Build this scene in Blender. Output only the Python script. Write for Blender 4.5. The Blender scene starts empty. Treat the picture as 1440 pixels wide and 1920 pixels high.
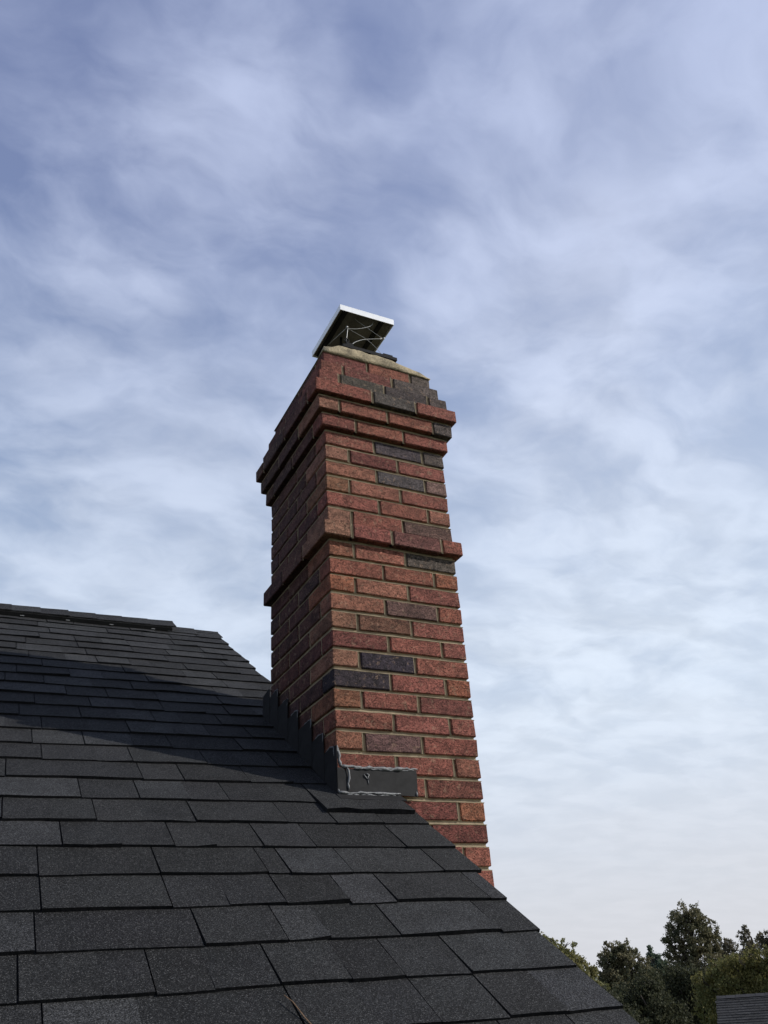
import bpy, bmesh, math, random
from mathutils import Vector, Matrix
rnd = random.Random(7)
scene = bpy.context.scene
col = scene.collection
Z0 = 8.0                      # height of the chimney's band course above the ground

# ------------------------------------------------------------------ camera
cam = bpy.data.cameras.new('camera'); cam_o = bpy.data.objects.new('camera', cam); col.objects.link(cam_o)
right = Vector((0.8978273, -0.4354950, -0.0651937)); up = Vector((-0.1683581, -0.4762859, 0.8630222)); fwd = Vector((0.4068927, 0.7638690, 0.5009416))
m = Matrix((right, up, -fwd)).transposed().to_4x4()
CAM = Vector((-1.0269, -2.3583, -1.4009 + Z0))
m.translation = CAM
cam_o.matrix_world = m
cam.sensor_fit = 'VERTICAL'; cam.sensor_height = 24.0; cam.sensor_width = 18.0
cam.lens = 1551.74 / 1920 * 24.0
cam.clip_start = 0.02; cam.clip_end = 6000
scene.camera = cam_o

# ------------------------------------------------------------------ light
SUN_DIR = Vector((1.0, -0.515, 0.745)).normalized()      # towards the sun
SUN_EL = math.asin(SUN_DIR.z); SUN_AZ = math.atan2(SUN_DIR.x, SUN_DIR.y)
sun = bpy.data.lights.new('sun', 'SUN'); sun.energy = 5.0; sun.angle = math.radians(0.6); sun.color = (1.0, 0.95, 0.88)
sun_o = bpy.data.objects.new('sun', sun); col.objects.link(sun_o)
sun_o.rotation_euler = SUN_DIR.to_track_quat('Z', 'Y').to_euler()
sun_o.location = (20, -11, 30)

world = bpy.data.worlds.new('World'); scene.world = world; world.use_nodes = True
wt = world.node_tree; wn = wt.nodes; wl = wt.links

class G:
    """small helper that builds shader node graphs"""
    def __init__(s, tree): s.t = tree; s.n = tree.nodes; s.l = tree.links
    def put(s, sock, v):
        if hasattr(v, 'is_output') or isinstance(v, bpy.types.NodeSocket): s.l.new(v, sock)
        else: sock.default_value = v
    def math(s, op, a, b=0.0, c=None, clamp=False):
        n = s.n.new('ShaderNodeMath'); n.operation = op; n.use_clamp = clamp
        s.put(n.inputs[0], a); s.put(n.inputs[1], b)
        if c is not None: s.put(n.inputs[2], c)
        return n.outputs[0]
    def vmath(s, op, a, b=None, scale=None):
        n = s.n.new('ShaderNodeVectorMath'); n.operation = op
        s.put(n.inputs[0], a)
        if b is not None: s.put(n.inputs[1], b)
        if scale is not None: s.put(n.inputs['Scale'], scale)
        return n.outputs['Value'] if op == 'DOT_PRODUCT' else n.outputs[0]
    def noise(s, vec, scale, detail=4, rough=0.5, dist=0.0, color=False, dim='3D'):
        n = s.n.new('ShaderNodeTexNoise'); n.noise_dimensions = dim
        s.put(n.inputs['Vector'], vec); n.inputs['Scale'].default_value = scale
        n.inputs['Detail'].default_value = detail; n.inputs['Roughness'].default_value = rough
        n.inputs['Distortion'].default_value = dist
        return n.outputs['Color'] if color else n.outputs['Fac']
    def voro(s, vec, scale, feature='F1', out='Distance', rand=1.0):
        n = s.n.new('ShaderNodeTexVoronoi'); n.feature = feature
        s.put(n.inputs['Vector'], vec); n.inputs['Scale'].default_value = scale
        n.inputs['Randomness'].default_value = rand
        return n.outputs[out]
    def ramp(s, v, a, b, lo=0.0, hi=1.0, smooth=True):
        n = s.n.new('ShaderNodeMapRange'); n.interpolation_type = 'SMOOTHSTEP' if smooth else 'LINEAR'
        s.put(n.inputs['Value'], v)
        for k, x in zip(('From Min', 'From Max', 'To Min', 'To Max'), (a, b, lo, hi)): s.put(n.inputs[k], x)
        return n.outputs[0]
    def mix(s, f, a, b, mode='MIX'):
        n = s.n.new('ShaderNodeMix'); n.data_type = 'RGBA'; n.blend_type = mode; n.clamp_factor = True
        s.put(n.inputs[0], f); s.put(n.inputs[6], a); s.put(n.inputs[7], b)
        return n.outputs[2]
    def scale_col(s, c, f):
        return s.vmath('SCALE', c, scale=f)
    def new(s, t): return s.n.new(t)

g = G(wt)
bg = wn['Background']
sky = g.new('ShaderNodeTexSky'); sky.sky_type = 'NISHITA'; sky.sun_disc = False
sky.sun_elevation = SUN_EL; sky.sun_rotation = SUN_AZ; sky.air_density = 1.0; sky.dust_density = 0.6; sky.ozone_density = 2.5
SKY = 0.15
tc = g.new('ShaderNodeTexCoord'); D = tc.outputs['Generated']
sx = g.new('ShaderNodeSeparateXYZ'); wl.new(D, sx.inputs[0])
zc = g.math('MAXIMUM', sx.outputs[2], 0.0)
# cloud sheet: the direction projected on a flat layer high above
den = g.math('ADD', zc, 0.16)
cx = g.new('ShaderNodeCombineXYZ')
wl.new(g.math('DIVIDE', sx.outputs[0], den), cx.inputs[0]); wl.new(g.math('DIVIDE', sx.outputs[1], den), cx.inputs[1])
P = cx.outputs[0]
warp = g.vmath('SCALE', g.vmath('SUBTRACT', g.noise(P, 2.2, 4, 0.55, color=True), (0.5, 0.5, 0.5)), scale=0.30)
PW = g.vmath('ADD', P, warp)
stre = g.new('ShaderNodeMapping'); wl.new(PW, stre.inputs[0]); stre.inputs['Rotation'].default_value = (0, 0, math.radians(35)); stre.inputs['Scale'].default_value = (1.0, 1.5, 1.0)
n_big = g.noise(stre.outputs[0], 1.6, 5, 0.5, 0.0)
n_mid = g.noise(stre.outputs[0], 5.0, 6, 0.52, 0.0)
n_fine = g.noise(PW, 16.0, 5, 0.55, 0.0)
field = g.math('ADD', g.math('MULTIPLY', n_big, 0.50), g.math('ADD', g.math('MULTIPLY', n_mid, 0.38), g.math('MULTIPLY', n_fine, 0.12)))
# brighter banks of cloud at their places in the sky (directions), broken up by the same noise
DW = g.vmath('ADD', D, g.vmath('SCALE', g.vmath('SUBTRACT', g.noise(D, 5.0, 5, 0.6, color=True), (0.5, 0.5, 0.5)), scale=0.16))
DW = g.vmath('NORMALIZE', DW)
banks = [(0.201,0.564,0.801,0.100,.55), (0.135,0.530,0.837,0.090,.30), (0.066,0.651,0.756,0.080,.30), (0.362,0.519,0.774,0.095,.34), (0.037,0.713,0.700,0.060,.30), (-0.031,0.703,0.711,0.11,.30),
         (0.503,0.540,0.675,0.115,.50), (0.505,0.479,0.718,0.045,.30), (0.515,0.580,0.631,0.110,.40), (0.597,0.607,0.524,0.100,.45), (0.664,0.392,0.637,0.140,.55), (0.553,0.345,0.759,0.150,.28), (0.511,0.281,0.812,0.150,.32), (0.364,0.357,0.860,0.090,.30),
         (0.635,0.666,0.391,0.170,.40), (0.696,0.677,0.241,0.200,.30), (0.202,0.791,0.578,0.20,.22), (0.088,0.862,0.500,0.20,.25), (0.9,0.1,0.45,0.3,.45)]
acc = None
for (x, y, z, r, a) in banks:
    v = Vector((x, y, z)).normalized()
    dt = g.vmath('DOT_PRODUCT', DW, tuple(v))
    mk = g.ramp(dt, math.cos(r * 1.7), 1.0, 0.0, a * 0.85)
    acc = mk if acc is None else g.math('ADD', acc, mk)
bank = g.math('MULTIPLY', acc, g.ramp(field, 0.36, 0.66, 0.22, 1.45))
calm = g.ramp(zc, 0.04, 0.36, 0.20, 1.0)
field = g.math('ADD', 0.5, g.math('MULTIPLY', g.math('SUBTRACT', field, 0.5), calm))
base = g.ramp(field, 0.32, 0.70, -0.04, 0.46)
lowcover = g.ramp(zc, 0.03, 0.78, 1.20, 0.08, smooth=False)
lowcover = g.math('MULTIPLY', lowcover, lowcover)
side = g.ramp(g.vmath('DOT_PRODUCT', D, tuple(Vector((0.9, -0.1, 0.0)))), -0.1, 0.75, -0.12, 0.24)
cover = g.math('ADD', g.math('ADD', base, bank), g.math('ADD', lowcover, side))
cover = g.math('MAXIMUM', cover, 0.0)
cover = g.math('SUBTRACT', 1.0, g.math('EXPONENT', g.math('MULTIPLY', cover, -1.30)))
skyc = g.mix(0.50, g.scale_col(sky.outputs[0], SKY), g.mix(g.ramp(zc, 0.40, 0.85), (0.33, 0.44, 0.66, 1), (0.285, 0.325, 0.56, 1)))
cloud_hi = (0.54, 0.61, 0.82, 1); cloud_lo = (0.76, 0.84, 0.95, 1)
cl = g.mix(g.ramp(zc, 0.25, 0.85), cloud_lo, cloud_hi)
cl = g.mix(g.ramp(zc, 0.02, 0.30), (0.70, 0.71, 0.76, 1), cl)
shade = g.math('ADD', 1.0, g.math('MULTIPLY', calm, g.ramp(n_mid, 0.3, 0.7, -0.09, 0.09)))
cl = g.scale_col(cl, shade)
wl.new(g.mix(cover, skyc, cl), bg.inputs['Color'])
bg.inputs['Strength'].default_value = 1.0

vs = scene.view_settings
vs.view_transform = 'Standard'; vs.look = 'None'; vs.exposure = 0.0; vs.gamma = 1.0; vs.use_curve_mapping = False
try:
    scene.cycles.max_bounces = 6; scene.cycles.diffuse_bounces = 3
except Exception: pass

# ------------------------------------------------------------------ helpers
WPOS = {}
def tag(o, label=None, cat=None, group=None, kind=None):
    if label: o['label'] = label
    if cat: o['category'] = cat
    if group: o['group'] = group
    if kind: o['kind'] = kind
    return o
def empty(name, loc, label=None, cat=None, group=None):
    o = bpy.data.objects.new(name, None); col.objects.link(o)
    o.location = loc; o.empty_display_size = 0.2; WPOS[o.name] = Vector(loc)
    return tag(o, label, cat, group)
def link(name, me, mat, parent, origin):
    """mesh object whose vertices are given round `origin` (world)"""
    o = bpy.data.objects.new(name, me); col.objects.link(o)
    origin = Vector(origin)
    WPOS[o.name] = origin
    if parent is not None:
        o.parent = parent; o.location = origin - WPOS[parent.name]
    else: o.location = origin
    if mat is not None and not me.materials:
        for mm in (mat if isinstance(mat, (list, tuple)) else [mat]): me.materials.append(mm)
    return o
def mesh(name, verts, faces, mat, parent=None, origin=None, smooth=False, mats=None):
    if origin is None:
        n = len(verts); origin = Vector((sum(v[0] for v in verts) / n, sum(v[1] for v in verts) / n, sum(v[2] for v in verts) / n))
    origin = Vector(origin)
    me = bpy.data.meshes.new(name)
    me.from_pydata([tuple(Vector(v) - origin) for v in verts], [], faces)
    if smooth: me.polygons.foreach_set('use_smooth', [True] * len(me.polygons))
    o = link(name, me, mat, parent, origin)
    if mats: me.polygons.foreach_set('material_index', mats)
    me.update()
    return o
BOXF = [(0, 3, 2, 1), (4, 5, 6, 7), (0, 1, 5, 4), (1, 2, 6, 5), (2, 3, 7, 6), (3, 0, 4, 7)]
def boxv(x0, x1, y0, y1, z0, z1):
    return [(x0, y0, z0), (x1, y0, z0), (x1, y1, z0), (x0, y1, z0), (x0, y0, z1), (x1, y0, z1), (x1, y1, z1), (x0, y1, z1)]
class MB:
    def __init__(s): s.v = []; s.f = []; s.m = []
    def add(s, v, f, mi=0):
        b = len(s.v); s.v += [tuple(x) for x in v]; s.f += [tuple(i + b for i in q) for q in f]; s.m += [mi] * len(f)
    def box(s, *a, mi=0): s.add(boxv(*a), BOXF, mi)
    def tube(s, pts, rad, seg=6, cap=True):
        pts = [Vector(p) for p in pts]; n = len(pts); b = len(s.v)
        for i, p in enumerate(pts):
            t = (pts[min(i + 1, n - 1)] - pts[max(i - 1, 0)]).normalized()
            a = t.cross(Vector((0.31, 0.17, 0.93))); 
            if a.length < 1e-4: a = t.cross(Vector((1, 0, 0)))
            a.normalize(); bb = t.cross(a)
            r = rad[i] if isinstance(rad, (list, tuple)) else rad
            for k in range(seg):
                an = 2 * math.pi * k / seg
                s.v.append(tuple(p + a * (r * math.cos(an)) + bb * (r * math.sin(an))))
        for i in range(n - 1):
            for k in range(seg):
                k2 = (k + 1) % seg
                s.f.append((b + i * seg + k, b + i * seg + k2, b + (i + 1) * seg + k2, b + (i + 1) * seg + k)); s.m.append(0)
        if cap:
            s.f.append(tuple(b + k for k in reversed(range(seg)))); s.f.append(tuple(b + (n - 1) * seg + k for k in range(seg))); s.m += [0, 0]
    def build(s, name, mat, parent=None, origin=None, smooth=False):
        return mesh(name, s.v, s.f, mat, parent, origin, smooth, s.m)
def Z(p): return (p[0], p[1], p[2] + Z0)
def bevbox(x0, x1, y0, y1, z0, z1, ch, jit, r=rnd):
    """chamfered box round its centre, corners a little uneven (44 triangles)"""
    cx_, cy_, cz_ = (x0 + x1) / 2, (y0 + y1) / 2, (z0 + z1) / 2
    hx, hy, hz = (x1 - x0) / 2, (y1 - y0) / 2, (z1 - z0) / 2
    v = []; idx = {}
    for sx_ in (-1, 1):
        for sy_ in (-1, 1):
            for sz_ in (-1, 1):
                c = ch * r.uniform(0.55, 1.5)
                jx, jy, jz = (r.uniform(-jit, jit) for _ in range(3))
                for ax in range(3):
                    p = [sx_ * (hx - (0 if ax == 0 else c)) + jx * .7, sy_ * (hy - (0 if ax == 1 else c)) + jy * .7, sz_ * (hz - (0 if ax == 2 else c)) + jz]
                    idx[(sx_, sy_, sz_, ax)] = len(v); v.append(p)
    f = []
    I = lambda a, b, c, ax: idx[(a, b, c, ax)]
    for s in (-1, 1):
        q = [I(s, -1, -1, 0), I(s, 1, -1, 0), I(s, 1, 1, 0), I(s, -1, 1, 0)]; f.append(q if s > 0 else q[::-1])
        q = [I(-1, s, -1, 1), I(1, s, -1, 1), I(1, s, 1, 1), I(-1, s, 1, 1)]; f.append(q[::-1] if s > 0 else q)
        q = [I(-1, -1, s, 2), I(1, -1, s, 2), I(1, 1, s, 2), I(-1, 1, s, 2)]; f.append(q if s > 0 else q[::-1])
    for a in (-1, 1):
        for b in (-1, 1):
            f.append([I(a, b, -1, 0), I(a, b, -1, 1), I(a, b, 1, 1), I(a, b, 1, 0)])
            f.append([I(a, -1, b, 0), I(a, -1, b, 2), I(a, 1, b, 2), I(a, 1, b, 0)])
            f.append([I(-1, a, b, 1), I(-1, a, b, 2), I(1, a, b, 2), I(1, a, b, 1)])
            for c in (-1, 1): f.append([I(a, b, c, 0), I(a, b, c, 1), I(a, b, c, 2)])
    out = []
    for q in f:      # make every face point outwards
        c0 = Vector((0, 0, 0)); 
        for i in q: c0 += Vector(v[i])
        nn = (Vector(v[q[1]]) - Vector(v[q[0]])).cross(Vector(v[q[2]]) - Vector(v[q[0]]))
        c0 = Vector((c0.x / hx, c0.y / hy, c0.z / hz)); nn = Vector((nn.x * hx, nn.y * hy, nn.z * hz))
        out.append(tuple(q) if nn.dot(c0) > 0 else tuple(reversed(q)))
    return (cx_, cy_, cz_), v, out

# ------------------------------------------------------------------ materials
def newmat(name):
    mt = bpy.data.materials.new(name); mt.use_nodes = True
    gg = G(mt.node_tree); b = mt.node_tree.nodes['Principled BSDF']
    return mt, gg, b
def bump(gg, b, h, strength, dist, prev=None):
    n = gg.new('ShaderNodeBump'); n.inputs['Strength'].default_value = strength; n.inputs['Distance'].default_value = dist
    gg.put(n.inputs['Height'], h)
    if prev is not None: gg.l.new(prev, n.inputs['Normal'])
    gg.l.new(n.outputs[0], b.inputs['Normal']); return n.outputs[0]
def obj_coords(gg, k=50.0):
    t = gg.new('ShaderNodeTexCoord'); oi = gg.new('ShaderNodeObjectInfo')
    c = gg.new('ShaderNodeCombineXYZ')
    gg.l.new(gg.math('MULTIPLY', oi.outputs['Random'], k), c.inputs[0]); gg.l.new(gg.math('MULTIPLY', oi.outputs['Random'], k * 1.7), c.inputs[1])
    return gg.vmath('ADD', t.outputs['Object'], c.outputs[0]), oi, t

def brick_material(name, joined=False):
    mt, gg, b = newmat(name)
    if joined:
        t = gg.new('ShaderNodeTexCoord'); vec = t.outputs['Object']
        ge = gg.new('ShaderNodeNewGeometry'); r = ge.outputs['Random Per Island']
        cr = gg.new('ShaderNodeValToRGB'); gg.l.new(r, cr.inputs[0]); cr.color_ramp.interpolation = 'CONSTANT'
        cols = [(.27, .088, .066), (.20, .065, .052), (.33, .125, .09), (.13, .09, .095), (.29, .10, .075), (.32, .15, .095), (.24, .08, .06)]
        e = cr.color_ramp.elements
        while len(e) < len(cols): e.new(0.5)
        for i, c in enumerate(cols): e[i].position = i / len(cols); e[i].color = (*c, 1)
        base_c = cr.outputs[0]
    else:
        vec, oi, t = obj_coords(gg); base_c = oi.outputs['Color']
    st = gg.new('ShaderNodeMapping'); gg.l.new(vec, st.inputs[0]); st.inputs['Rotation'].default_value = (0.2, 0.6, 0.5); st.inputs['Scale'].default_value = (1, 1, 1.5)
    v2 = st.outputs[0]
    n1 = gg.noise(v2, 17, 4, 0.55, 0.6)
    n2 = gg.noise(v2, 120, 4, 0.7, 1.6)
    n3 = gg.noise(v2, 300, 2, 0.6)
    n4 = gg.noise(vec, 55, 4, 0.6, 0.8)
    c = gg.mix(gg.ramp(n1, 0.44, 0.60, 0, 0.66), base_c, gg.scale_col(base_c, 0.50))
    c = gg.mix(gg.ramp(n1, 0.36, 0.24, 0, 0.40), c, gg.mix(0.5, gg.scale_col(base_c, 1.35), (0.34, 0.20, 0.14, 1)))
    c = gg.mix(gg.ramp(n2, 0.50, 0.60, 0, 0.85), c, gg.scale_col(base_c, 0.20))
    c = gg.mix(gg.ramp(n4, 0.56, 0.68, 0, 0.45), c, (0.36, 0.24, 0.16, 1))
    c = gg.mix(gg.ramp(n3, 0.55, 0.70, 0, 0.55), c, gg.scale_col(base_c, 0.35))
    gg.l.new(c, b.inputs['Base Color']); b.inputs['Roughness'].default_value = 0.9
    b.inputs['Specular IOR Level'].default_value = 0.25
    h = gg.math('SUBTRACT', gg.math('MULTIPLY', n1, 0.5), gg.ramp(n2, 0.46, 0.64, 0.0, 0.65))
    h = gg.math('SUBTRACT', h, gg.math('MULTIPLY', gg.ramp(n3, 0.5, 0.8), 0.18))
    bump(gg, b, h, 1.0, 0.009)
    return mt
M_brick = brick_material('fired_clay_brick'); M_bricks = brick_material('fired_clay_brickwork', True)

def simple(name, c, rough=0.8, metal=0.0, var=0.25, scale=30, bmp=0.2, bdist=0.002, spec=0.3, scale2=200):
    mt, gg, b = newmat(name)
    t = gg.new('ShaderNodeTexCoord'); v = t.outputs['Object']
    n = gg.noise(v, scale, 5, 0.6, 0.3); n2 = gg.noise(v, scale2, 3, 0.6)
    cc = gg.scale_col((*c, ), gg.math('ADD', gg.ramp(n, 0.25, 0.75, 1 - var, 1 + var), gg.ramp(n2, 0.3, 0.7, -var * .5, var * .5)))
    gg.l.new(cc, b.inputs['Base Color']); b.inputs['Roughness'].default_value = rough; b.inputs['Metallic'].default_value = metal
    b.inputs['Specular IOR Level'].default_value = spec
    if bmp: bump(gg, b, gg.math('ADD', n2, gg.math('MULTIPLY', n, 0.6)), bmp, bdist)
    return mt
M_mortar = simple('lime_mortar', (0.27, 0.215, 0.14), 0.95, var=0.28, scale=25, bmp=0.5, bdist=0.002, scale2=350)
M_crown = simple('cement_crown', (0.235, 0.195, 0.125), 0.95, var=0.5, scale=22, bmp=0.8, bdist=0.006, scale2=130)
M_flue = simple('clay_flue', (0.50, 0.27, 0.17), 0.9, var=0.2, scale=20)
M_flash = simple('dark_painted_metal', (0.016, 0.016, 0.0165), 0.6, metal=0.0, var=0.30, scale=9, bmp=0.15, bdist=0.002, spec=0.12, scale2=60)
M_seal = simple('grey_sealant', (0.13, 0.133, 0.137), 0.6, var=0.25, scale=60, bmp=0.6, bdist=0.003, spec=0.5)
M_alu = simple('bright_aluminium', (0.84, 0.85, 0.86), 0.42, metal=0.15, var=0.06, scale=12, bmp=0.05, bdist=0.001, scale2=90)
M_alu_under = simple('dark_underside_metal', (0.080, 0.078, 0.070), 0.7, metal=0.0, var=0.45, scale=10, bmp=0.1)  # dark metal tone for the underside of the lid
M_steel = simple('steel_wire', (0.34, 0.34, 0.33), 0.5, metal=0.5, var=0.1, bmp=0)
M_iron = simple('black_iron', (0.012, 0.012, 0.013), 0.7, var=0.3, spec=0.1)
M_twig = simple('dry_twig', (0.16, 0.10, 0.06), 0.9, var=0.3, scale=80)
M_asphalt_edge = simple('asphalt_cut_edge', (0.010, 0.010, 0.011), 0.9, var=0.4, scale=60, spec=0.1)
M_vent = simple('black_vent_plastic', (0.012, 0.012, 0.012), 0.7, var=0.3, spec=0.2)
M_trim = simple('white_trim', (0.70, 0.69, 0.66), 0.6, var=0.06, scale=5, bmp=0.05)

def shingle_material(name, joined=False, tone=1.0):
    mt, gg, b = newmat(name)
    t = gg.new('ShaderNodeTexCoord')
    if joined:
        vec = t.outputs['Object']
        ge = gg.new('ShaderNodeNewGeometry'); r = ge.outputs['Random Per Island']
        base_c = gg.mix(r, (0.0135 * tone, 0.014 * tone, 0.015 * tone, 1), (0.027 * tone, 0.028 * tone, 0.030 * tone, 1))
    else:
        vec, oi, t = obj_coords(gg); base_c = oi.outputs['Color']
    clus = gg.noise(vec, 330, 2, 0.7)
    gr = gg.voro(vec, 620, 'F1', 'Color')
    sp = gg.new('ShaderNodeSeparateColor'); gg.l.new(gr, sp.inputs[0])
    rv = sp.outputs[0]
    fine = gg.noise(vec, 900, 2, 0.6)
    patch = gg.noise(vec, 9, 4, 0.6, 0.5)
    mid = gg.noise(vec, 130, 3, 0.6)
    f = gg.ramp(rv, 0.0, 1.0, 0.20, 1.75, smooth=False)
    f = gg.math('MULTIPLY', f, gg.ramp(fine, 0.3, 0.7, 0.7, 1.3))
    f = gg.math('MULTIPLY', f, gg.ramp(patch, 0.25, 0.75, 0.72, 1.28))
    f = gg.math('MULTIPLY', f, gg.ramp(clus, 0.36, 0.66, 0.40, 1.68))
    f = gg.math('MULTIPLY', f, gg.ramp(mid, 0.3, 0.7, 0.82, 1.18))
    c = gg.scale_col(base_c, f)
    c = gg.mix(gg.ramp(rv, 0.925, 0.935, 0, 0.75), c, (0.085, 0.085, 0.085, 1))          # a few pale granules
    gg.l.new(c, b.inputs['Base Color']); b.inputs['Roughness'].default_value = 0.9; b.inputs['Specular IOR Level'].default_value = 0.2
    d = gg.voro(vec, 620, 'F1', 'Distance')
    h = gg.math('SUBTRACT', gg.math('MULTIPLY', rv, 0.7), d)
    bump(gg, b, gg.math('ADD', h, clus), 0.8, 0.0022)
    return mt
M_shingle = shingle_material('granule_shingle'); M_shingles = shingle_material('granule_shingle_field', True)

def striped(name, c, period, axis=2, rough=0.7, depth=0.02, dark=0.6):
    """lap siding or far courses of shingles: a saw-tooth relief across one axis"""
    mt, gg, b = newmat(name)
    t = gg.new('ShaderNodeTexCoord'); s = gg.new('ShaderNodeSeparateXYZ'); gg.l.new(t.outputs['Object'], s.inputs[0])
    fr = gg.math('FRACT', gg.math('DIVIDE', s.outputs[axis], period))
    n = gg.noise(t.outputs['Object'], 3, 4, 0.6); n2 = gg.noise(t.outputs['Object'], 40, 3, 0.6)
    cc = gg.scale_col((*c,), gg.math('MULTIPLY', gg.ramp(n, 0.25, 0.75, 0.8, 1.2), gg.ramp(n2, 0.3, 0.7, 0.8, 1.2)))
    gg.l.new(cc, b.inputs['Base Color']); b.inputs['Roughness'].default_value = rough; b.inputs['Specular IOR Level'].default_value = 0.1
    bump(gg, b, gg.math('SUBTRACT', 1.0, fr), 1.0, depth)
    return mt
M_siding = striped('pale_lap_siding', (0.50, 0.47, 0.40), 0.11, 2, 0.7, 0.015)
M_far_roof = striped('far_shingles', (0.034, 0.034, 0.037), 0.075, 2, 0.9, 0.03)

# ------------------------------------------------------------------ ground
def ground_material():
    mt, gg, b = newmat('lawn')
    t = gg.new('ShaderNodeTexCoord'); v = t.outputs['Object']
    n = gg.noise(v, 0.05, 6, 0.6); n2 = gg.noise(v, 6, 5, 0.7)
    c = gg.mix(gg.ramp(n, 0.35, 0.65), (0.040, 0.060, 0.018, 1), (0.085, 0.085, 0.035, 1))
    c = gg.scale_col(c, gg.ramp(n2, 0.3, 0.7, 0.6, 1.4)); gg.l.new(c, b.inputs['Base Color']); b.inputs['Roughness'].default_value = 0.95
    bump(gg, b, n2, 0.6, 0.1); return mt
gv = []; gf = []
NG = 24
for j in range(NG + 1):
    for i in range(NG + 1):
        gv.append(((i / NG - .5) * 7000, (j / NG - .5) * 7000, 0.0))
for j in range(NG):
    for i in range(NG):
        a = j * (NG + 1) + i; gf.append((a, a + 1, a + NG + 2, a + NG + 1))
tag(mesh('ground', gv, gf, ground_material(), None, (0, 0, 0)), 'grassy ground far below the roof', None, None, 'structure')

# ------------------------------------------------------------------ the house roof
PITCH = math.radians(32.686); CP, SP = math.cos(PITCH), math.sin(PITCH)
ZR = -0.88352; EXPO = 0.13997; OFF = -0.92555; RAKE = 0.187
def RP(x, s, h=0.0):
    """point on the roof: x along the ridge, s up the slope from the chimney front, h off the deck"""
    return (x, s * CP - h * SP, ZR + s * SP + h * CP + Z0)
def ridge_s(x): return 2.525 + 0.05 * (max(x, -1.5) + 0.09)
def row_s(i, x):
    k = min(max((i - 4) / 5.0, 0.0), 1.0) * 0.050
    return OFF + i * EXPO + k * (max(x, -1.5) + 0.98) - (0.006 * k / .05)
W, DEP, C_ = 0.5168, 0.6127, 0.0677
X_L = -9.0; S_EAVE = -3.75
house = empty('house', (-4.4, 2.2, 0), 'house with a dark charcoal asphalt shingle roof and a ridge vent', 'house')
# deck with both slopes, thick
xs = [X_L, -4.5, -1.5, RAKE - 0.012]
dv = []; df = []
for x in xs:
    rs = ridge_s(x); top = RP(x, rs); eave = RP(x, S_EAVE)
    yb = top[1] + (top[1] - eave[1])
    lo = 0.045
    dv += [eave, top, (x, yb, eave[2]), (x, yb, eave[2] - lo), (x, top[1], top[2] - lo * 1.3), (eave[0], eave[1], eave[2] - lo)]
for i in range(len(xs) - 1):
    for k in range(6):
        k2 = (k + 1) % 6; df.append((i * 6 + k, (i + 1) * 6 + k, (i + 1) * 6 + k2, i * 6 + k2))
df.append((0, 1, 4, 5)); df.append((1, 2, 3, 4)); n = (len(xs) - 1) * 6
df.append((n, n + 5, n + 4, n + 1)); df.append((n + 1, n + 4, n + 3, n + 2))
roof = mesh('roof', dv, df, M_asphalt_edge, house, (-4.4, 2.1, 6.5))
roof['label'] = 'dark charcoal architectural shingle roof'

SLITS = {-1: [-.853, -.455, -.211, -.07], 0: [-.888, -.677, -.46, -.215, -.071], 1: [-.86, -.567, -.402, -.158, .088], 2: [-.848, -.603, -.362, -.215, -.102, .144], 3: [-.85, -.605, -.362, -.309, -.153, .096],
         4: [-.798, -.55, -.334, -.198, .056], 5: [-.924, -.714, -.471, -.226, -.085, .06], 6: [-.74, -.593, -.351, -.091], 7: [-.92, -.566, -.449, -.252], 8: [-.827, -.576, -.351, -.12], 9: [-.851, -.702, -.436, -.2],
         10: [-.821, -.55, -.28, -.13], 14: [-.8, -.47, -.127], 15: [-.7, -.39, -.051], 16: [-.8, -.472, -.209, -.066], 17: [-.85, -.571, -.427, -.176, .077], 18: [-.9, -.606, -.24, .042], 19: [-.86, -.634, -.382, -.212, 0.08], 20: [-.8, -.639, -.385, -.01], 21: [-.75, -.398, -.14]}
field = MB()
def piece_geo(x0, x1, i, s0f, s1f, hb, r, curl=0.0):
    n = max(2, min(5, int((x1 - x0) / 0.05)))
    ph = r.uniform(0, 6); sh = r.uniform(-.0028, .0022); sk = r.gauss(0, .006)
    v = []
    for k in range(n + 1):
        x = x0 + (x1 - x0) * k / n
        js = 0.0016 * math.sin(ph + x * 21) + r.uniform(-.0012, .0012); jh = 0.0008 * math.sin(ph * 2 + x * 13) + r.uniform(-.0005, .0005)
        cu = curl * (1 - abs(2 * k / n - 1)) if curl > 0 else -curl * (k / n) ** 2
        s0 = s0f(x) + js; s1 = s1f(x)
        s0 += sh + sk * (x - x0)
        v += [RP(x, s0, -0.001), RP(x, s0, hb + jh + cu), RP(x, (s0 * .55 + s1 * .45), hb * .55 + .0005), RP(x, s1, 0.0012), RP(x, s1, -0.001)]
    f = []; mi = []
    for k in range(n):
        a, b_ = k * 5, k * 5 + 5
        f += [(a, b_, b_ + 1, a + 1), (a + 1, b_ + 1, b_ + 2, a + 2), (a + 2, b_ + 2, b_ + 3, a + 3), (a + 3, b_ + 3, b_ + 4, a + 4)]; mi += [1, 0, 0, 1]
    f += [(0, 1, 2, 3, 4)]; b_ = n * 5; f += [(b_ + 4, b_ + 3, b_ + 2, b_ + 1, b_)]; mi += [1, 1]
    return v, f, mi
def tone(r):
    t = r.random()
    base = 0.0128 if t < .35 else (0.0172 if t < .76 else 0.0265)
    base *= r.uniform(.86, 1.14)
    return (base * r.uniform(.96, .99), base * r.uniform(1.0, 1.02), base * r.uniform(1.04, 1.10), 1)
n_sh = 0
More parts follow.
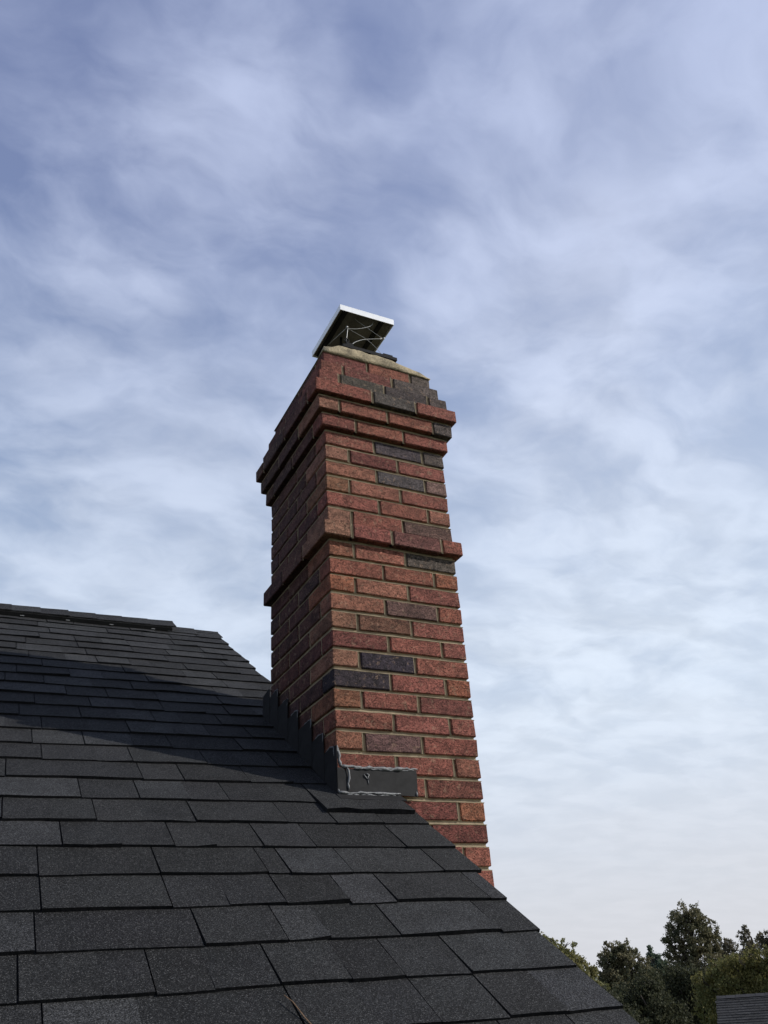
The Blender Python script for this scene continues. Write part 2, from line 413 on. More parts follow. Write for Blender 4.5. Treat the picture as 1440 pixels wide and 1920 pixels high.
def put_piece(x0, x1, i, s0f, s1f, hb, single, r, curl=0.0, shade=None):
    global n_sh
    v, f, mi = piece_geo(x0, x1, i, s0f, s1f, hb, r, curl)
    if single:
        o = mesh('shingle', v, f, [M_shingle, M_asphalt_edge], roof, None, False, mi); o.color = shade or tone(r); n_sh += 1
    else:
        b = len(field.v); field.v += v; field.f += [tuple(q + b for q in t) for t in f]; field.m += mi
for i in range(-20, 25):
    r = random.Random(100 + i)
    xr = RAKE + r.uniform(-.008, .010) + (0.010 if 2 <= i <= 5 else 0)
    if 7 <= i <= 11: xr = -0.006
    bounds = sorted(SLITS.get(i, []))
    left = bounds[0] if bounds else xr
    extra = []
    x = left
    while x > X_L + .3:
        x -= r.choice([.14, .19, .24, .25, .30, .33]) * r.uniform(.93, 1.07)
        extra.append(x)
    if not bounds: bounds = sorted(extra)
    else: bounds = sorted(extra + bounds)
    bounds = [X_L - 0.02] + [b for b in bounds if X_L + .05 < b < xr - 0.02] + [xr]
    hi_ = r.random() < .5
    for a, b in zip(bounds, bounds[1:]):
        hi_ = not hi_
        hb = (0.0092 if hi_ else 0.0070) + r.uniform(-.0006, .0006)
        cuts = [a + 0.0016, b - 0.0016]
        if b - a > .21 and r.random() < .75:
            cuts.insert(1, a + (b - a) * r.uniform(.35, .65))
        for c0, c1 in zip(cuts, cuts[1:]):
            x0 = c0 if c0 == cuts[0] else c0 + 0.0002
            single = (i >= -3 and c1 > -1.12)
            s0f = lambda x, i=i: row_s(i, x)
            s1f = lambda x, i=i: min(row_s(i + 1, x) + 0.028, ridge_s(x) - 0.002)
            if i == 6 and c0 > -0.10:                     # the patched-in shingle below the flashing hangs lower
                s0f = lambda x: row_s(5.46, x) + 0.004
                hb2 = 0.017
                put_piece(x0, min(c1, 0.205), i, s0f, s1f, hb2, single, r, 0.004)
                continue
            curl = 0.0
            if single and r.random() < .10: curl = r.choice([.003, -.004])
            put_piece(x0, c1, i, s0f, s1f, hb, single, r, curl)
o = field.build('shingle_field', [M_shingles, M_asphalt_edge], roof, (-4.4, 0, 6)); o['kind'] = 'stuff'; o['label'] = 'rest of the charcoal shingle courses'
# back slope courses: out of sight, plain courses
bk = MB()
for i in range(44):
    s0 = S_EAVE + i * EXPO; s1 = min(s0 + EXPO + .02, 2.44)
    if s1 <= s0: continue
    def BP(x, s, h): p = RP(x, s, h); return (p[0], 2 * RP(x, ridge_s(x))[1] - p[1], p[2])
    v = [BP(X_L, s0, -.002), BP(RAKE, s0, -.002), BP(RAKE, s0, .009), BP(X_L, s0, .009), BP(X_L, s1, .001), BP(RAKE, s1, .001)]
    bk.add(v, [(1, 0, 3, 2), (2, 3, 4, 5)])
o = bk.build('back_courses', M_shingles, roof, (-4.4, 4.5, 6)); o['kind'] = 'stuff'

# ridge vent and caps
def ridge_pt(x, w, h):
    """across the ridge: w metres down the front (negative) or back slope, h off it"""
    rs = ridge_s(x); p = RP(x, rs)
    if w <= 0: q = RP(x, rs + w, h)
    else:
        q = RP(x, rs - w, h); q = (q[0], 2 * p[1] - q[1], q[2])
    return q
def ridge_strip(x0, x1, half, h0, h1, lift=0.0, r=rnd):
    """strip bent over the ridge between heights h0 and h1 (lift at its x1 end)"""
    v = []
    for x, l in ((x0, 0.0), (x1, lift)):
        rs = ridge_s(x); top = RP(x, rs)
        j = r.uniform(-.002, .002)
        for w, h in ((-half + j, h0), (-half + j, h1), (-.012, h1), (0, h1 * .99 + .004), (.012, h1), (half, h1), (half, h0), (0, h0 * .99)):
            q = ridge_pt(x, w, h + l) if abs(w) > 1e-6 else (x, top[1], top[2] + (h + l) / CP * 1.0)
            v.append(q)
    f = []
    for k in range(8):
        k2 = (k + 1) % 8; f.append((k, k2, 8 + k2, 8 + k))
    f += [tuple(reversed(range(8))), tuple(range(8, 16))]
    return v, f
vent_end = -0.095
rv = MB(); xx = X_L
while xx < vent_end - 1e-6:
    x1 = min(xx + 0.5, vent_end); v, f = ridge_strip(xx, x1, 0.120, 0.006, 0.027); rv.add(v, f); xx = x1
vent = rv.build('ridge_vent', M_vent, house, (-4.5, 2.1, 8.4)); vent['label'] = 'black plastic ridge vent under cap shingles'
xx = vent_end + 0.022; k = 0; capm = MB()
while xx > X_L:
    r = random.Random(500 + k)
    v, f = ridge_strip(xx - .175, xx, 0.112 + r.uniform(-.003, .003), 0.0275, 0.0320 + r.uniform(0, .002), 0.003 + r.uniform(0, .003), r)
    if xx > -1.3:
        o = mesh('cap_shingle', v, f, M_shingle, vent); o.color = tone(r)
    else: capm.add(v, f)
    xx -= .143; k += 1
o = capm.build('cap_shingles', M_shingles, vent); o['kind'] = 'stuff'
for q in range(5):
    x = -0.20 - q * .225
    p = ridge_pt(x, -0.122, 0.012); nb = MB(); nb.box(p[0] - .010, p[0] + .010, p[1] - .003, p[1] + .003, p[2] - .0018, p[2] + .0018)
    nb.build('clip', M_seal, vent)
for x0, x1 in ((-0.12, 0.055), (0.04, RAKE + 0.012)):
    r = random.Random(int(x0 * 1000)); v, f = ridge_strip(x0, x1, 0.13, 0.001, 0.010 if x0 < 0 else 0.006, 0.0, r)
    o = mesh('ridge_cap', v, f, M_shingle, roof); o.color = (0.021, 0.022, 0.0235, 1)
# walls, fascia, rake board under the roof
ez = RP(0, S_EAVE)[2]; ey = RP(0, S_EAVE)[1]; ry = RP(-1.5, ridge_s(-1.5))[1]; rz = RP(-1.5, ridge_s(-1.5))[2]
fy0 = ey + 0.35; fy1 = 2 * ry - fy0
WX = 0.10
gz = lambda y: ez + (min(y, 2 * ry - y) - ey) * math.tan(PITCH) - 0.075
mesh('gable_wall', [(WX - .15, fy0, 0), (WX - .15, fy1, 0), (WX - .15, fy1, gz(fy1)), (WX - .15, ry, gz(ry)), (WX - .15, fy0, gz(fy0)),
                    (WX, fy0, 0), (WX, fy1, 0), (WX, fy1, gz(fy1)), (WX, ry, gz(ry)), (WX, fy0, gz(fy0))],
     [(4, 3, 2, 1, 0), (5, 6, 7, 8, 9), (0, 1, 6, 5), (1, 2, 7, 6), (2, 3, 8, 7), (3, 4, 9, 8), (4, 0, 5, 9)], M_siding, house, (WX, ry, 0))
mb = MB(); mb.box(X_L + .3, WX - .153, fy0, fy0 + .15, 0, gz(fy0)); mb.build('front_wall', M_siding, house, (-4.5, fy0, 0))
mb = MB(); mb.box(X_L + .3, WX - .153, fy1 - .15, fy1, 0, gz(fy0)); mb.build('back_wall', M_siding, house, (-4.5, fy1, 0))
mb = MB(); mb.box(X_L + .15, X_L + .297, fy0, fy1, 0, gz(fy0)); mb.build('side_wall', M_siding, house, (X_L + .2, ry, 0))
mb = MB(); mb.box(X_L, RAKE - .02, ey + .004, ey + .024, ez - .20, ez - .05); mb.build('fascia', M_trim, house)
for s0, s1 in ((S_EAVE + .05, -0.03), (0.76, ridge_s(.18) - .03)):
    a = RP(RAKE - .034, s0, -.05); b = RP(RAKE - .034, s1, -.05); a2 = RP(RAKE - .034, s0, -.20); b2 = RP(RAKE - .034, s1, -.20)
    t = .02
    mesh('rake_board', [a, b, b2, a2] + [(q[0] + t, q[1], q[2]) for q in (a, b, b2, a2)], [(0, 1, 2, 3), (7, 6, 5, 4), (0, 4, 5, 1), (1, 5, 6, 2), (2, 6, 7, 3), (3, 7, 4, 0)], M_trim, house)

# ------------------------------------------------------------------ the chimney
chim = empty('brick_chimney', (W / 2, DEP / 2, 0), 'tall red brick chimney with corbelled head beside the roof edge', 'chimney')
RED, DRED, TAN, ORA, BRN, PUR, BLK, PNK, GRY, DRK = (.290, .102, .074), (.195, .066, .052), (.315, .180, .115), (.350, .135, .068), (.250, .112, .066), (.165, .090, .080), (.050, .040, .048), (.372, .158, .108), (.125, .100, .086), (.100, .082, .074)
def toward(c, t): return tuple(a + (b - a) * t for a, b in zip(c, RED))
TAN, ORA, BRN, PNK = toward(TAN, .35), toward(ORA, .45), toward(BRN, .35), toward(PNK, .35)
PUG = (.095, .078, .084)
# course: index from the band course (0), projection, front joints (X of joint middles, None = regular), colours left to right
HS = 'HSS'; SH = 'SSH'
spec = {}
def cs(i, e, kind, cols): spec[i] = (e, kind, cols)
cs(12, -.012, SH, [DRED, RED, GRY]); cs(11, .010, HS, [RED, DRED, GRY]); cs(10, .030, 'HSSH', [RED, DRK, DRK, GRY]); cs(9, .0540, [.19, .385], [RED, DRK, RED])
cs(8, .0365, 'HSSH', [TAN, RED, RED, GRY]); cs(7, .0190, [.125, .335], [RED, RED, RED])
cs(6, 0, SH, [RED, PUG, GRY]); cs(5, 0, HS, [TAN, DRED, RED]); cs(4, 0, SH, [PNK, PUG, (.26, .165, .13)]); cs(3, 0, HS, [(.30, .14, .085), PNK, RED]); cs(2, 0, SH, [RED, RED, PNK]); cs(1, 0, HS, [TAN, RED, PUR])
cs(0, .0240, [.083, .245, .452], [TAN, RED, (.205, .088, .075), RED])
cs(-1, 0, HS, [BRN, PNK, GRY]); cs(-2, 0, SH, [RED, RED, ORA]); cs(-3, 0, HS, [ORA, PNK, RED]); cs(-4, 0, SH, [PNK, PUR, ORA]); cs(-5, 0, HS, [TAN, (.19, .085, .06), RED]); cs(-6, 0, SH, [DRED, RED, RED])
cs(-7, 0, HS, [TAN, BLK, RED]); cs(-8, 0, SH, [BLK, RED, ORA]); cs(-9, 0, HS, [BRN, RED, DRED]); cs(-10, 0, SH, [RED, RED, RED]); cs(-11, 0, HS, [BRN, PUR, RED]); cs(-12, 0, SH, [RED, RED, BRN])
cs(-13, 0, HS, [RED, RED, DRED]); cs(-14, 0, SH, [RED, DRED, ORA]); cs(-15, 0, HS, [RED, RED, DRED]); cs(-16, 0, SH, [RED, RED, RED]); cs(-17, 0, HS, [RED, RED, RED])
J = 0.0104; HB = C_ - J; BD = 0.092
mortar = MB(); stuffb = MB()
def joint_profile(r):
    d = r.uniform(.0070, .0090)
    return [(-.30, .0028), (-.14, .0004), (.05, .0004), (.11, .0030), (.22, d * .9), (.62, d), (.95, d * .9), (1.06, .0055), (1.16, .0065)]
def face_joint(face, e, pos, z0, z1, r):
    """upright joint in one face of the shaft, hollow across"""
    prof = joint_profile(r); nz = 4; b = len(mortar.v)
    for k in range(nz + 1):
        z = z0 + (z1 - z0) * k / nz; jd = r.uniform(-.0006, .0006); jx = r.uniform(-.0006, .0006)
        for u, d in prof:
            a = pos - J / 2 + J * u + jx; q = d + jd
            if face == 'F': p = (a, -e + q, z)
            elif face == 'B': p = (a, DEP + e - q, z)
            elif face == 'L': p = (-e + q, a, z)
            else: p = (W + e - q, a, z)
            mortar.v.append(Z(p))
    m_ = len(prof)
    for k in range(nz):
        for q in range(m_ - 1):
            f = (b + k * m_ + q, b + k * m_ + q + 1, b + (k + 1) * m_ + q + 1, b + (k + 1) * m_ + q)
            mortar.f.append(f if face in ('F', 'R') else f[::-1]); mortar.m.append(0)
def bed_joint(e, zt, r):
    prof = joint_profile(r)
    loops = []
    per = []
    x0, x1, y0, y1 = -e, W + e, -e, DEP + e
    def seg(a, b, n): return [(a[0] + (b[0] - a[0]) * k / n, a[1] + (b[1] - a[1]) * k / n) for k in range(n)]
    cs_ = [(x0, y0), (x1, y0), (x1, y1), (x0, y1)]
    for k, nn in zip(range(4), (20, 22, 20, 22)): per += seg(cs_[k], cs_[(k + 1) % 4], nn)
    b = len(mortar.v); n = len(per)
    jit = [r.uniform(-.0007, .0007) for _ in per]; jz = [r.uniform(-.0007, .0007) for _ in per]
    for u, d in prof:
        for (x, y), j, q in zip(per, jit, jz):
            dd = d + j
            mortar.v.append(Z((min(max(x, x0 + dd), x1 - dd), min(max(y, y0 + dd), y1 - dd), zt + J * u + q * .8)))
    for q in range(len(prof) - 1):
        for k in range(n):
            k2 = (k + 1) % n
            mortar.f.append((b + q * n + k, b + q * n + k2, b + (q + 1) * n + k2, b + (q + 1) * n + k)); mortar.m.append(0)
LEFT_SHADE = [(.140, .058, .048), (.125, .053, .045), (.150, .064, .050), (.115, .060, .052), (.135, .058, .047), (.145, .066, .050), (.118, .053, .046)]  # same bricks in darker colours: the left side's shade is painted in
def put_brick(x0, x1, y0, y1, z0, z1, colr, single, r):
    j = 0.0016
    c, v, f = bevbox(x0 + r.uniform(-j, j) * .5, x1 + r.uniform(-j, j) * .5, y0 + r.uniform(-j, j) * .6, y1, z0 + r.uniform(-j, j) * .5, z1 + r.uniform(-j, j) * .5, 0.0032, 0.0016, r)
    c = Vector(c) + Vector((0, 0, Z0))
    if single:
        me = bpy.data.meshes.new('brick'); me.from_pydata(v, [], f); me.update()
        o = link('brick', me, M_brick, chim, c)
        k = r.uniform(.88, 1.12) * (1.14 if y0 < 0.03 else 1.0)  # front bricks get a lighter colour so that face looks more sunlit
        o.color = (colr[0] * k, colr[1] * k * r.uniform(.94, 1.06), colr[2] * k * r.uniform(.94, 1.06), 1)
    else: stuffb.add([Vector(q) + c for q in v], f)
low_course = -int(Z0 / C_) + 1
for i in range(low_course, 13):
    r = random.Random(900 + i)
    if i in spec: e, kind, cols = spec[i]
    else: e, kind, cols = 0.0, (HS if i % 2 else SH), [RED, RED, RED]
    z0 = i * C_; z1 = z0 + HB
    if i > 0: z0, z1 = z0 + 0.0, z1 + 0.0
    X0, X1, Y0, Y1 = -e, W + e, -e, DEP + e
    single = i >= -18
    # front joints
    if kind == HS: fj = [X0 + BD + J / 2, (X0 + BD + J / 2 + X1) / 2 + .0]
    elif kind == SH: fj = [X1 - BD - J / 2 - (X1 - BD - J / 2 - X0) / 2, X1 - BD - J / 2]
    elif kind == 'HSSH': fj = [X0 + .088, (X0 + X1) / 2, X1 - .088]
    else: fj = kind
    fj = [q + r.uniform(-.002, .002) for q in fj]
    fx = [X0] + fj + [X1]
    lc_head = kind != HS and not (isinstance(kind, list) and kind[0] < .1) and kind != 'HSSH'    # left corner brick is a stretcher in front
    rc_head = kind == HS or (isinstance(kind, list) and kind[-1] < .42)
    def side_joints(head):
        if head: return [Y0 + BD + J / 2, (Y0 + Y1) / 2, Y1 - BD - J / 2]
        return [Y0 + (Y1 - Y0) / 3, Y0 + (Y1 - Y0) * 2 / 3]
    lj = [q + r.uniform(-.002, .002) for q in side_joints(lc_head)]; rj = [q + r.uniform(-.002, .002) for q in side_joints(rc_head)]
    ly = [Y0] + lj + [Y1]; ry_ = [Y0] + rj + [Y1]
    nF = len(fx) - 1
    # a brick is left single where the front or the left face shows it above the roof
    roof_z = lambda y: ZR + y * math.tan(PITCH)
    for k in range(nF):
        a = fx[k] + (J / 2 if k > 0 else 0); b = fx[k + 1] - (J / 2 if k < nF - 1 else 0)
        yb = Y0 + BD
        if k == 0: yb = ly[1] - J / 2
        if k == nF - 1: yb = ry_[1] - J / 2
        vis = single and (z1 > ZR - 0.02 or b > RAKE)
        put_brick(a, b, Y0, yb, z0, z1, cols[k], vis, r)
        a2, b2 = a, b
        yb2 = Y1 - BD
        if k == 0: yb2 = ly[-2] + J / 2
        if k == nF - 1: yb2 = ry_[-2] + J / 2
        put_brick(a2, b2, yb2, Y1, z0, z1, LEFT_SHADE[r.randrange(7)] if k == 0 else RED, single and k == 0 and z1 > roof_z(Y1) - .05, r)
    for k in range(1, len(ly) - 2):
        vis = single and z1 > roof_z(ly[k]) - .03
        put_brick(X0, X0 + BD, ly[k] + J / 2, ly[k + 1] - J / 2, z0, z1, LEFT_SHADE[r.randrange(7)], vis, r)
    for k in range(1, len(ry_) - 2):
        put_brick(X1 - BD, X1, ry_[k] + J / 2, ry_[k + 1] - J / 2, z0, z1, RED, False, r)
    for q in fj: face_joint('F', e, q, z0, z1, r); face_joint('B', e, q, z0, z1, r)
    for q in lj: face_joint('L', e, q, z0, z1, r)
    for q in rj: face_joint('R', e, q, z0, z1, r)
    if i < 12:
        e2 = spec[i + 1][0] if i + 1 in spec else 0.0
        bed_joint(min(e, e2), z1, r)
    ec = min(e, spec[i + 1][0] if i + 1 in spec else (e if i == 12 else 0.0), spec[i - 1][0] if i - 1 in spec else 0.0)
    mortar.box(-ec + .018, W + ec - .018, -ec + .018, DEP + ec - .018, z0 + Z0 - .004, z0 + Z0 + C_ - .006)
o = mortar.build('mortar', M_mortar, chim, (W / 2, DEP / 2, Z0)); o['label'] = 'tan mortar in hollow tooled joints'
o = stuffb.build('brickwork', M_bricks, chim, (W / 2, DEP / 2, Z0)); o['kind'] = 'stuff'; o['label'] = 'bricks of the hidden faces and the lower shaft'

# cement crown: lumpy wash, thick at the front and left, worn down to the right
cr = MB(); r = random.Random(5)
cz = 13 * C_ - .0135
def crown_loop(inset, zf, n=14):
    out = []
    x0, x1, y0, y1 = .012 + inset, W - .012 - inset, .012 + inset, DEP - .012 - inset
    cs_ = [(x0, y0), (x1, y0), (x1, y1), (x0, y1)]
    for k in range(4):
        a, b = cs_[k], cs_[(k + 1) % 4]
        for q in range(n):
            t = q / n; x = a[0] + (b[0] - a[0]) * t; y = a[1] + (b[1] - a[1]) * t
            out.append((x, y, zf(x, y)))
    return out
def wear(x): 
    t = max(0.0, (x - .27) / .23); return (1 - min(1.0, t) ** 1.8 * .80) * min(1.0, .45 + max(0.0, x - .01) / .16)
def side_wear(x, y): return max(0.0, 1 - max(0.0, y - .05) / .05) if x < .05 else 1.0
loops = [crown_loop(-.004, lambda x, y: cz + .0015),
         crown_loop(-.001, lambda x, y: cz + .003 + .018 * wear(x) * side_wear(x, y) + r.uniform(-.003, .003)),
         crown_loop(.006, lambda x, y: cz + .006 + .056 * wear(x) * side_wear(x, y) + r.uniform(-.004, .004)),
         crown_loop(.016, lambda x, y: cz + .010 + .060 * wear(x) * side_wear(x, y) + r.uniform(-.003, .003)),
         crown_loop(.060, lambda x, y: cz + .024 + .048 * wear(x) + r.uniform(-.003, .003)),
         crown_loop(.110, lambda x, y: cz + .040 + .034 * wear(x))]
n = len(loops[0])
for lp in loops: cr.v += [Z(p) for p in lp]
for a in range(len(loops) - 1):
    for k in range(n): cr.f.append((a * n + k, a * n + (k + 1) % n, (a + 1) * n + (k + 1) % n, (a + 1) * n + k))
cr.f.append(tuple(reversed(range(n)))); cr.f.append(tuple((len(loops) - 1) * n + k for k in range(n))); cr.m = [0] * len(cr.f)
o = cr.build('crown', M_crown, chim, None, True); o['label'] = 'weathered tan cement crown'
fl = MB()
FX0, FX1, FY0, FY1 = .122, .350, .034, .362
for a in ((FX0, FX1, FY0, FY0 + .022), (FX0, FX1, FY1 - .022, FY1), (FX0, FX0 + .022, FY0 + .022, FY1 - .022), (FX1 - .022, FX1, FY0 + .022, FY1 - .022)):
    fl.box(*a, cz + Z0 + .004, .938 + Z0)
o = fl.build('flue_liner', M_flue, chim)

# flashing: front apron, its corner piece, stepped plates on the roof side, sealant
def plate(name, pts, thick, nvec, mat=M_flash):
    nvec = Vector(nvec) * thick
    a = [Vector(Z(p)) for p in pts]; b = [p + nvec for p in a]; n = len(a)
    f = [tuple(range(n)), tuple(reversed(range(n, 2 * n)))] + [(k, n + k, n + (k + 1) % n, (k + 1) % n) for k in range(n)]
    me = mesh(name, a + b, f, mat, chim)
    bm = bmesh.new(); bm.from_mesh(me.data); bmesh.ops.recalc_face_normals(bm, faces=bm.faces[:]); bm.to_mesh(me.data); bm.free()
    return me
rz_ = lambda y: ZR + y * math.tan(PITCH)
o = plate('apron_flashing', [(.026, -.0135, rz_(0) + .006), (.150, -.0140, rz_(0) + .006), (.268, -.0115, -.8815), (.270, -.0100, -.800), (.150, -.0085, -.8025), (.028, -.0080, -.805)], .003, (0, 1, 0))
o['label'] = 'dark metal apron flashing across the chimney front'
plate('apron_foot', [(-.012, -.014, rz_(-.014) + .0125), (.205, -.014, rz_(-.014) + .0125), (.205, -.055, rz_(-.055) + .0155), (-.012, -.055, rz_(-.055) + .0155)], .002, (0, .54, -.84))
plate('corner_flashing', [(-.0075, -.0175, rz_(0) - .002), (.030, -.0178, rz_(0) + .002), (.032, -.015, -.842), (.026, -.0135, -.815), (.014, -.012, -.803), (-.0075, -.0115, -.803)], .002, (0, 1, 0))
steps = [(.0030, -.7335), (.083, -.6709), (.1813, -.5984), (.3003, -.5306), (.3996, -.4594), (.5003, -.3925), (.590, -.362)]
for k, (y, zt) in enumerate(steps):
    y2 = (steps[k + 1][0] if k + 1 < len(steps) else DEP + .02) + .035
    x = -.0055 - .0011 * k
    yf = y - (.020 if k == 0 else 0)
    plate('step_flashing', [(x, yf, rz_(yf) + .006), (x, yf, zt - .004), (x, y + .008, zt), (x, y2 - .03, zt - .006), (x, y2, zt - .010), (x, y2, rz_(y2) + .006)], .0014, (1, 0, 0))
r = random.Random(21)
def bead(pts, r0, wob=.0022, step=.011):
    out = []; rad = []
    for a, b in zip(pts, pts[1:]):
        a, b = Vector(a), Vector(b); n = max(2, int((b - a).length / step))
        for k in range(n): out.append(a.lerp(b, k / n))
    out.append(Vector(pts[-1]))
    out = [p + Vector((r.uniform(-wob, wob), r.uniform(-wob, wob) * .4, r.uniform(-wob, wob))) for p in out]
    rad = [r0 * r.uniform(.55, 1.35) for _ in out]
    rad[0] *= .5; rad[-1] *= .4
    sb = MB(); sb.tube([Z(p) for p in out], rad, 6); sb.build('sealant_bead', M_seal, chim, None, True)
bead([(.002, -.006, -.735), (.006, -.006, -.765), (.007, -.007, -.788), (.016, -.008, -.800), (.03, -.009, -.802)], .0048)
bead([(.000, -.005, -.738), (.003, -.006, -.760), (.004, -.007, -.790)], .0035)
bead([(.012, -.008, -.797), (.06, -.008, -.799), (.12, -.008, -.800), (.19, -.009, -.799), (.272, -.010, -.797)], .0052)
bead([(.05, -.009, -.8015), (.11, -.009, -.8035), (.2, -.009, -.8025), (.26, -.009, -.8005)], .0032)
bead([(.030, -.015, -.803), (.033, -.0165, -.822), (.030, -.017, -.850), (.028, -.0185, -.868)], .0042)
bead([(-.006, -.019, -.874), (.02, -.019, -.879), (.08, -.017, -.878), (.15, -.017, -.877), (.205, -.015, -.876)], .0038)
bead([(.02, -.0185, -.884), (.1, -.018, -.884), (.2, -.016, -.882)], .0026)
bead([(.085, -.0115, -.818), (.092, -.012, -.826), (.098, -.012, -.835), (.101, -.0125, -.822), (.094, -.0115, -.816)], .0018)
bead([(.098, -.012, -.835), (.099, -.0125, -.852)], .0014, .0005)
bead([(-.003, -.016, -.868), (.0, -.018, -.885)], .0036)
bead([(.263, -.012, -.868), (.267, -.0125, -.882)], .0034)
for k, (y, zt) in enumerate(steps[:6]):
    x = -.0062 - .0011 * k
    bead([(x, y + .002, zt - .03), (x + .002, y + .004, zt - .002), (x + .002, y + .03, zt + .001), (x + .003, y + .075, zt - .004)], .0024, .0015)

# ------------------------------------------------------------------ the chimney cap (open damper lid)
cap = empty('chimney_cap', (.236, .198, .94 + Z0), 'shiny aluminium chimney cap lid held open above the flue on wires', 'chimney cap')
LX0, LX1, LY0, LY1, LZ, LH = .1075, .3665, .0300, .3600, 1.150, .0300
lid = MB(); t = .002
lid.box(LX0, LX1, LY0, LY1, LZ + LH - .0025 + Z0, LZ + LH + Z0)
lid_o = lid.build('lid', M_alu, cap)
for a in ((LX0, LX1, LY0, LY0 + t), (LX0, LX1, LY1 - t, LY1), (LX0, LX0 + t, LY0 + t, LY1 - t), (LX1 - t, LX1, LY0 + t, LY1 - t)):
    q = MB(); q.box(*a, LZ + Z0, LZ + LH - .0027 + Z0); q.build('rim', M_alu, lid_o)
q = MB(); q.box(LX0 + .004, LX1 - .004, LY0 + .004, LY1 - .004, LZ + .010 + Z0, LZ + .018 + Z0); q.build('underside', M_alu_under, lid_o)
for xr_ in (.137, .312):
    q = MB(); q.box(xr_ - .010, xr_ + .010, LY0 + .008, LY1 - .008, LZ + .003 + Z0, LZ + .0098 + Z0); q.build('rib', M_iron, lid_o)
fr = MB()
for a in ((FX0 - .012, FX1 + .012, FY0 - .010, FY0 + .030), (FX0 - .012, FX1 + .012, FY1 - .030, FY1 + .010), (FX0 - .012, FX0 + .028, FY0 + .030, FY1 - .030), (FX1 - .028, FX1 + .012, FY0 + .030, FY1 - .030)):
    fr.box(*a, .939 + Z0, .954 + Z0)
fr_o = fr.build('base_frame', M_iron, cap)
q = MB(); q.box(.128, .160, .030, .052, .9545 + Z0, .972 + Z0); q.build('bracket', M_iron, fr_o)
q = MB(); q.box(.300, .345, .030, .052, .9545 + Z0, .966 + Z0); q.build('bracket', M_iron, fr_o)
def wire(pts, rad, name='wire', mat=M_steel):
    w = MB(); pp = [Vector(Z(p)) for p in pts]
    # smooth the path
    out = []
    for k in range(len(pp) - 1):
        p0, p1, p2, p3 = pp[max(k - 1, 0)], pp[k], pp[k + 1], pp[min(k + 2, len(pp) - 1)]
        for s in range(5):
            u = s / 5
            out.append(0.5 * ((2 * p1) + (p2 - p0) * u + (2 * p0 - 5 * p1 + 4 * p2 - p3) * u * u + (3 * p1 - p0 - 3 * p2 + p3) * u ** 3))
    out.append(pp[-1]); w.tube(out, rad, 6); return w.build(name, mat, cap, None, True)
for yy in (.05, .335):
    wire([(.143, yy, 1.071), (.179, yy, 1.079), (.222, yy, 1.099), (.263, yy, 1.128), (.275, yy, 1.158)], .0012)
    wire([(.146, yy, 1.071), (.236, yy, 1.037), (.287, yy, .993), (.318, yy, .955)], .0010)
    wire([(.150, yy, .956), (.167, yy, .992), (.197, yy, 1.018), (.233, yy, 1.038), (.309, yy, 1.066)], .0016)
    wire([(.316, yy, 1.068), (.208, yy + .012, 1.140), (.190, yy + .012, 1.158)], .0010)
wire([(.143, .05, 1.074), (.145, .23, 1.140), (.145, .28, 1.158)], .0012)
wire([(.147, .05, 1.070), (.139, .05, 1.007), (.138, .05, .970)], .0016, 'post')
for (x, z_) in ((.143, 1.076), (.319, 1.070)):
    bm = bmesh.new(); bmesh.ops.create_uvsphere(bm, u_segments=10, v_segments=8, radius=.0048)
    me = bpy.data.meshes.new('ball_end'); bm.to_mesh(me); bm.free(); link('ball_end', me, M_steel, cap, Z((x, .048, z_)))
bm = bmesh.new(); ring = MB()
ring.tube([Z((.136 + .010 * math.cos(a), .045, .995 + .010 * math.sin(a))) for a in [k * math.pi / 6 for k in range(13)]], .0032, 6, False); bm.free()
ring.build('ring', M_iron, cap, None, True)
wire([(.20, .30, .956), (.20, .26, 1.05), (.185, .20, 1.158)], .006, 'lever', M_iron)

# ------------------------------------------------------------------ a dry twig on the shingles
tw = MB(); p0 = Vector(RP(-.469, -.965, .013)); p1 = Vector(RP(-.4505, -1.025, .0105))
tw.tube([p0, p0.lerp(p1, .4) + Vector((.001, 0, .003)), p1, p1 + (p1 - p0) * .8], [.0006, .0010, .0011, .0009], 5)
tag(tw.build('twig', M_twig, None), 'thin brown twig lying on the charcoal shingles', 'twig')

# ------------------------------------------------------------------ trees
def leaf_material(name, c1, c2, c3):
    mt = bpy.data.materials.new(name); mt.use_nodes = True; gg = G(mt.node_tree); nt = mt.node_tree
    b = nt.nodes['Principled BSDF']; ge = gg.new('ShaderNodeNewGeometry'); t = gg.new('ShaderNodeTexCoord')
    n = gg.noise(t.outputs['Object'], 0.9, 3, 0.6)
    c = gg.mix(gg.ramp(n, 0.35, 0.65), (*c1, 1), (*c2, 1)); c = gg.mix(gg.ramp(ge.outputs['Random Per Island'], .55, 1.0, 0, .8), c, (*c3, 1))
    gg.l.new(c, b.inputs['Base Color']); b.inputs['Roughness'].default_value = 0.7; b.inputs['Specular IOR Level'].default_value = 0.2
    tr = gg.new('ShaderNodeBsdfTranslucent'); gg.l.new(c, tr.inputs['Color'])
    mx = gg.new('ShaderNodeMixShader'); mx.inputs[0].default_value = 0.36
    gg.l.new(b.outputs[0], mx.inputs[1]); gg.l.new(tr.outputs[0], mx.inputs[2]); gg.l.new(mx.outputs[0], nt.nodes['Material Output'].inputs['Surface'])
    return mt
M_bark = simple('bark', (0.055, 0.045, 0.036), 0.95, var=0.4, scale=3, bmp=0.6, bdist=0.03, scale2=20)
L_dark = leaf_material('shade_dark_leaves', (0.040, 0.044, 0.025), (0.054, 0.059, 0.031), (0.074, 0.074, 0.041))  # dimness under the trees is put into this leaf colour
L_green = leaf_material('green_leaves', (0.089, 0.097, 0.055), (0.133, 0.116, 0.065), (0.162, 0.145, 0.082))
L_olive = leaf_material('olive_leaves', (0.130, 0.136, 0.055), (0.170, 0.158, 0.065), (0.227, 0.203, 0.089))
